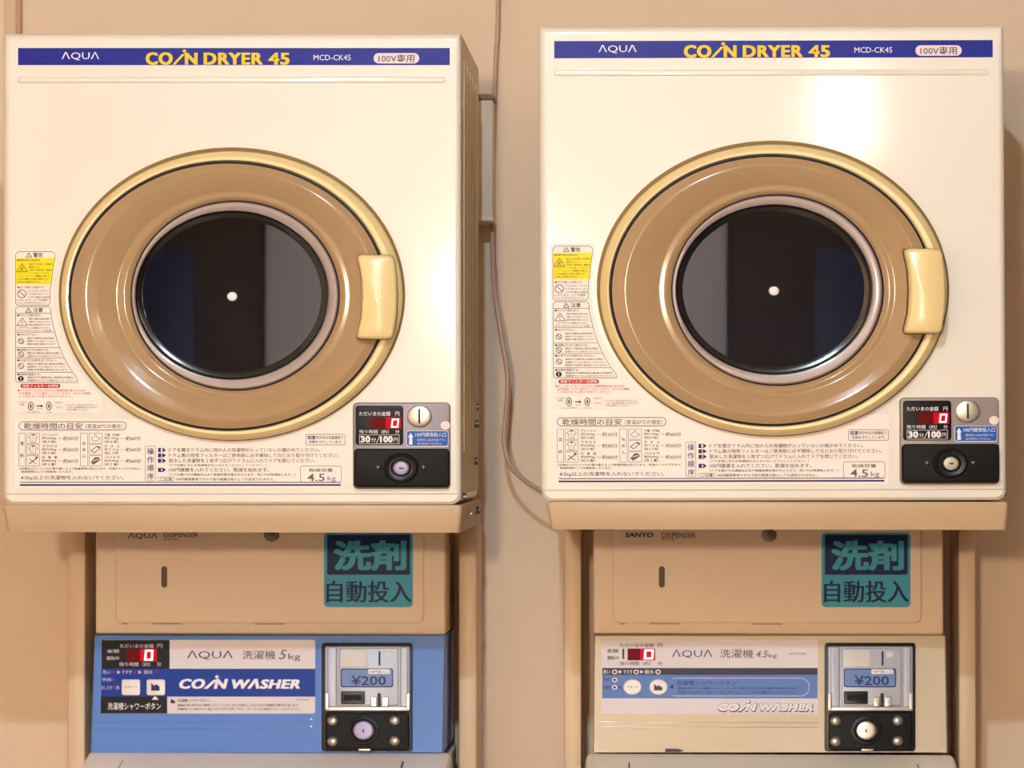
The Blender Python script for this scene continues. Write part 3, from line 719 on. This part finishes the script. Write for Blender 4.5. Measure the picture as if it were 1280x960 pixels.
for x, v in ((142, 840), (168.5, 840), (195, 840), (142, 849.6), (142, 859.2)): b.disc(x, v, 1.2, 1.1, 'red_ink', i1, 12)
b.flat([(189.5, 874.6), (194, 870), (198.5, 874.6)], 'white_ink', i1); b.text('洗濯槽シャワーボタン', 134.5, 878.4, 201, 887.4, 'white_ink', i1, .006)
b.text('ΛQUΛ', 234, 813.4, 291, 824.6, 'navy_ink', i1, -.004); b.text('洗濯機', 303, 813.2, 344.2, 824, 'dark_ink', i1); b.text('5', 348.5, 812.4, 358.5, 824, 'dark_ink', i1, -.004, .25); b.text('kg', 360.5, 817, 375.5, 826.4, 'dark_ink', i1)
def coin_logo(b, u0, v0, u1, v1, m, d, hv=.8, extra=0.0):
    W_ = u1 - u0; f = lambda q: u0 + W_ * q; sh = .22
    b.heavy('CO', f(0) - extra, v0 - extra, f(.215) + extra, v1 + extra, m, d, hv, .01, sh)
    b.flat([(f(.20) - extra, v1 + extra), (f(.235) + extra, v1 + extra), (f(.317) + extra, v0 + 1 - extra), (f(.285) - extra, v0 + 1 - extra)], m, d); b.disc(f(.312), v0 - 2.6, 2.3 + extra, 2 + extra, m, d, 16)
    b.heavy('N', f(.285) - extra, v0 - extra, f(.405) + extra, v1 + extra, m, d, hv, .01, sh)
    b.heavy('WΛSHER', f(.435) - extra, v0 - extra, f(1) + extra, v1 + extra, m, d, hv, .01, sh)
coin_logo(b, 224, 848.6, 375, 861, 'white_ink', i1, .9)
b.flat([(213.2, 874.4), (216, 874.4), (219, 877), (219, 879), (213.2, 879)], 'navy_ink', i1)
b.text('洗濯槽シャワーボタン', 222, 873.6, 262, 877.6, 'dark_ink', i1); b.text('ASW-J50', 370, 873.6, 386, 876, 'grey_ink', i1)
b.text('運転前に軽く押すだけの簡単シャワー。シャワーボタンを押すと、きれいな水で洗濯槽の内側を洗い流します。', 222, 880, 373, 883, 'dark_ink', i1)
b.text('洗濯物を入れる前にもう一度シャワーボタンを押してから、コインを入れて運転をスタートさせてください。', 222, 884.8, 376, 887.8, 'dark_ink', i1)
led(b, 158, 196, 180, 191, 811, 827, i1)
lab = b.build('control_label', t)
for u in (152, 183.2):
    b = MB(PW); b.rbox(u, 849.2, u + 23.3, 869.2, 3, .001, .0042, 'button_white', .0012)
    if u > 180: b.flat([(189, 853.6), (193, 857), (195, 855), (199.5, 858), (199.5, 863.4), (189, 863.4)], 'navy_ink', .0046)
    else: b.text('スタート', 155.5, 857, 172, 860.4, 'grey_ink', .0046)
    b.build('button', lab)
b = MB(PW)
for v in (902, 911): b.rbox(124, v - .8, 390, v + .8, .7, -.001, .0008, 'washer_blue', .0004)
for v in (899, 908): b.disc(389, v, 1.4, 1.2, 'white_ink', .001, 12)
b.build('trim_ridge', t)
coin_mech(t, 0)
blue_washer = t
# ---- cream washer
cx0, cx1 = (734.5 - VPX) * SC, (1188 - VPX) * SC
t = thing('washing_machine', ((cx0 + cx1) / 2, .2, 0), 'coin washer with glossy cream control panel and white and blue striped label', 'washing machine', 'coin washers')
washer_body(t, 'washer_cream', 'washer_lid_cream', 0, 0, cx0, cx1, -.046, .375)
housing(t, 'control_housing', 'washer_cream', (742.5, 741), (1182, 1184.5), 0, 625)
b = MB(PW)
b.rbox(752, 800, 1022.5, 893, 2, -.001, .001, 'panel_white')
b.rect(752.6, 835, 1022, 843.6, 'panel_navy', o); b.rect(752.6, 843.6, 1022, 873, 'panel_midblue', o)
for s_, x0, x1, v in (('ただいまの金額', 775, 817, 804.2), ('円', 822, 828, 804.2), ('金額', 758.5, 773, 811), ('運転中', 759, 773.5, 820), ('残り時間（約）', 775, 813, 827), ('分', 822, 828, 827)): b.text(s_, x0, v, x1, v + 4.8, 'dark_ink', i1)
b.rect(778, 811, 780.2, 823.8, 'black_ink', i1)
led(b, 784.5, 819, 804.5, 816.5, 810.6, 825.4, i1)
b.text('ΛQUΛ', 840, 812.4, 890.4, 822.8, 'navy_ink', i1, -.004); b.text('洗濯機', 900, 811.6, 941.6, 822.4, 'dark_ink', i1); b.text('4.5', 945, 813.2, 960, 821.8, 'dark_ink', i1, 0, .25); b.text('kg', 961, 817, 971, 823.4, 'dark_ink', i1)
b.text('ASW-J45', 986, 816, 1008, 818.8, 'grey_ink', i1)
for s_, x0, x1 in (('洗い', 753.5, 763), ('すすぎ', 779.5, 790.5), ('脱水', 806, 817.5)): b.text(s_, x0, 837.2, x1, 842.4, 'white_ink', i1)
for x in (773.5, 800.5): b.flat([(x, 837.4), (x + 4, 839.8), (x, 842.2)], 'white_ink', i1)
for x, v in ((768.4, 839.9), (795.4, 839.9), (822.6, 839.9), (768.4, 849.8), (768.4, 859.2)): b.disc(x, v, 3.4, 3, 'pink_pill', i1, 20); b.disc(x, v, 1.9, 1.6, 'panel_navy', i1 + .0003, 16)
b.text('予約', 754, 847.6, 763, 852, 'dark_ink', i1); b.text('洗濯中', 753.5, 857, 763, 861.2, 'dark_ink', i1); b.text('洗', 773, 857, 776.5, 861.2, 'dark_ink', i1)
b.frame(834, 847.2, 1012, 870.4, 'pale_ink', .8, 11, i1); b.rect(832, 848.4, 846, 869.2, 'panel_midblue', i1 + .0003)
b.flat([(841.5, 855.6), (837, 858.4), (841.5, 861.2)], 'navy_field', i1 + .0005)
b.text('洗濯槽シャワーボタン', 845.5, 850.6, 920.5, 856.6, 'panel_navy', i1)
b.text('運転前に軽く押すだけの簡単シャワー。シャワーボタンを押すと、きれいな水で洗濯槽の内側を洗い流します。', 847.5, 859, 997, 862, 'panel_navy', i1)
b.text('洗濯物を入れる前にもう一度シャワーボタンを押してから、コインを入れて運転をスタートさせてください。', 847.5, 864, 997, 867, 'panel_navy', i1)
coin_logo(b, 898.5, 879.8, 1016.5, 889.4, 'dark_ink', i1, .6, .8); coin_logo(b, 898.2, 879.4, 1016, 888.8, 'white_ink', i1 + .0004, .25)
lab = b.build('control_label', t)
for u in (790.6, 823):
    b = MB(PW); b.loops([(ell(u, 858.8, 11.4, 9.8, 32), .001), (ell(u, 858.8, 11.4, 9.8, 32), .003), (ell(u, 858.8, 10.2, 8.7, 32), .0042)], 'button_white')
    if u > 800: b.flat([(817.5, 855), (821, 858), (823, 856.4), (828, 859.4), (828, 863), (817.5, 863)], 'dark_ink', .0046)
    else: b.text('スタート', 783.5, 857, 798, 860.2, 'grey_ink', .0046)
    b.build('button', lab)
b = MB(PW)
for v in (903, 909): b.rbox(752, v - .8, 1022, v + .8, .7, -.001, .0008, 'washer_cream', .0004)
b.flat([(831, 937), (834, 935.6), (848, 936), (855, 938.4), (850, 940), (832, 940)], 'panel_navy', .0006)
b.build('trim_ridge', t)
coin_mech(t, 628.8)

# ---------------------------------------------------------------- detergent dispensers
def make_dispenser(du, brand, label, dvb):
    pl = Plane(.372); U = lambda x: x + du
    x0, x1 = pl.P(U(119.5), 720).x, pl.P(U(557), 720).x; zb, zt = PW.P(330 + du, 794, -.004).z + .0008, pl.P(300, 660).z
    t = thing('detergent_dispenser', ((x0 + x1) / 2, .45, zb), label, 'detergent dispenser', 'detergent dispensers')
    b = MB(); b.box(x0, x1, .372, .585, zb, zt, 'dispenser_paint', .004, 3); b.build('cabinet', t)
    b = MB(pl)
    b.rbox(U(144), 655, U(530), 779, 9, -.001, .003, 'dispenser_paint', .0025)
    for v, x0_, x1_ in ((779.4, 152, 160), (779.4, 190, 228), (779.6, 318, 356)): b.rect(U(x0_), v, U(x1_), v + .9, 'slot_brown', .0006)
    dr = b.build('door', t)
    b = MB(pl); k = .0035
    if brand == 'ΛQUΛ': b.text(brand, U(160), 666, U(197), 674, 'black_ink', k, .004)
    else: b.text(brand, U(159), 665.6, U(195), 671.6, 'black_ink', k, .03, .15)
    b.text('DISPENSER', U(205), 665.6, U(248), 671.6 + (1 if du else 0), 'dark_ink', k, .01); b.text('SLD-100', U(205), 673, U(222), 675.2, 'dark_ink', k)
    b.build('nameplate', dr)
    b = MB(pl); b.dome(U(339.5), 669, 9.5, 8, .003, .003, 'steel_dark', 28, 4, .6); b.dome(U(339.5), 669, 4, 3.4, .0055, .002, 'steel_dark', 16, 3); b.build('lock', dr)
    b = MB(pl); b.rect(U(200.4), 706.6, U(210), 735.6, 'dispenser_paint', .0034, 4.6); b.rect(U(201.6), 707.8, U(209), 734.6, 'slot_brown', .0038, 3.6); b.build('level_slot', dr)
    b = MB(pl); b.rect(U(405), 666, U(516), 759, 'teal', .0036, 5); b.rect(U(409), 668.6, U(512.6), 718.4, 'navy_field', .004, 2)
    for ax in (-1.5, 0, 1.5):
        for ay in (-1, .8): b.text('洗剤', U(418.4 + ax), 676.4 + ay, U(506.4 + ax), 712.4 + ay, 'teal', .0044 + (ax + ay) * .00002, .006, 0, 4)
    for ax in (-.5, .5):
        b.text('自動投入', U(408.6 + ax), 725.8, U(513.4 + ax), 753.2, 'navy_field', .0042 + ax * .00004, .003, 0, 4)
    b.build('sticker', dr)
make_dispenser(0, 'ΛQUΛ', 'beige detergent dispenser box with teal sticker sitting above the blue washer panel', 0)
make_dispenser(622, 'SANYO', 'beige detergent dispenser box with teal sticker sitting above the cream washer panel', 0)

# ---------------------------------------------------------------- cord and duct on the wall
b = MB(); pts = []
for u, v, y in ((624.5, -626, .60), (623.5, -300, .60), (622.5, 0, .60), (620, 70, .60), (617.5, 140, .598), (615.5, 230, .59), (615.5, 300, .575), (618, 360, .555), (627, 420, .54), (634.5, 470, .53), (632, 520, .53), (630, 550, .525), (637, 580, .515), (655, 600, .50), (682, 615, .485), (720, 622, .47), (760, 610, .435)):
    pts.append(Plane(y).P(u, v))
b.tube(pts, .0036, 'cord_pvc')
cord = b.build('power_cord')
cord['label'] = 'beige power cord hanging down the wall between the two dryers'; cord['category'] = 'cord'
pl = Plane(.53)
t = thing('wall_duct', pl.P(590, 275), 'slim beige duct box on the wall just right of the left dryer', 'duct')
x0, x1 = pl.P(560, 200).x, pl.P(616, 200).x; za, zb = pl.P(600, 124).z, pl.P(600, 272).z
b = MB(); b.box(x0, x1, .53, WALLY, zb, za, 'duct_grey', .003); b.build('duct', t)
b = MB(); b.box(x0 - .003, x1 + .002, .526, WALLY, za - .001, za + .008, 'duct_cap', .002); b.build('cap', t)
b = MB(); b.box(x0 - .003, x1 + .001, .527, WALLY, zb - .006, zb + .001, 'duct_grey', .002); b.build('bottom_flange', t)
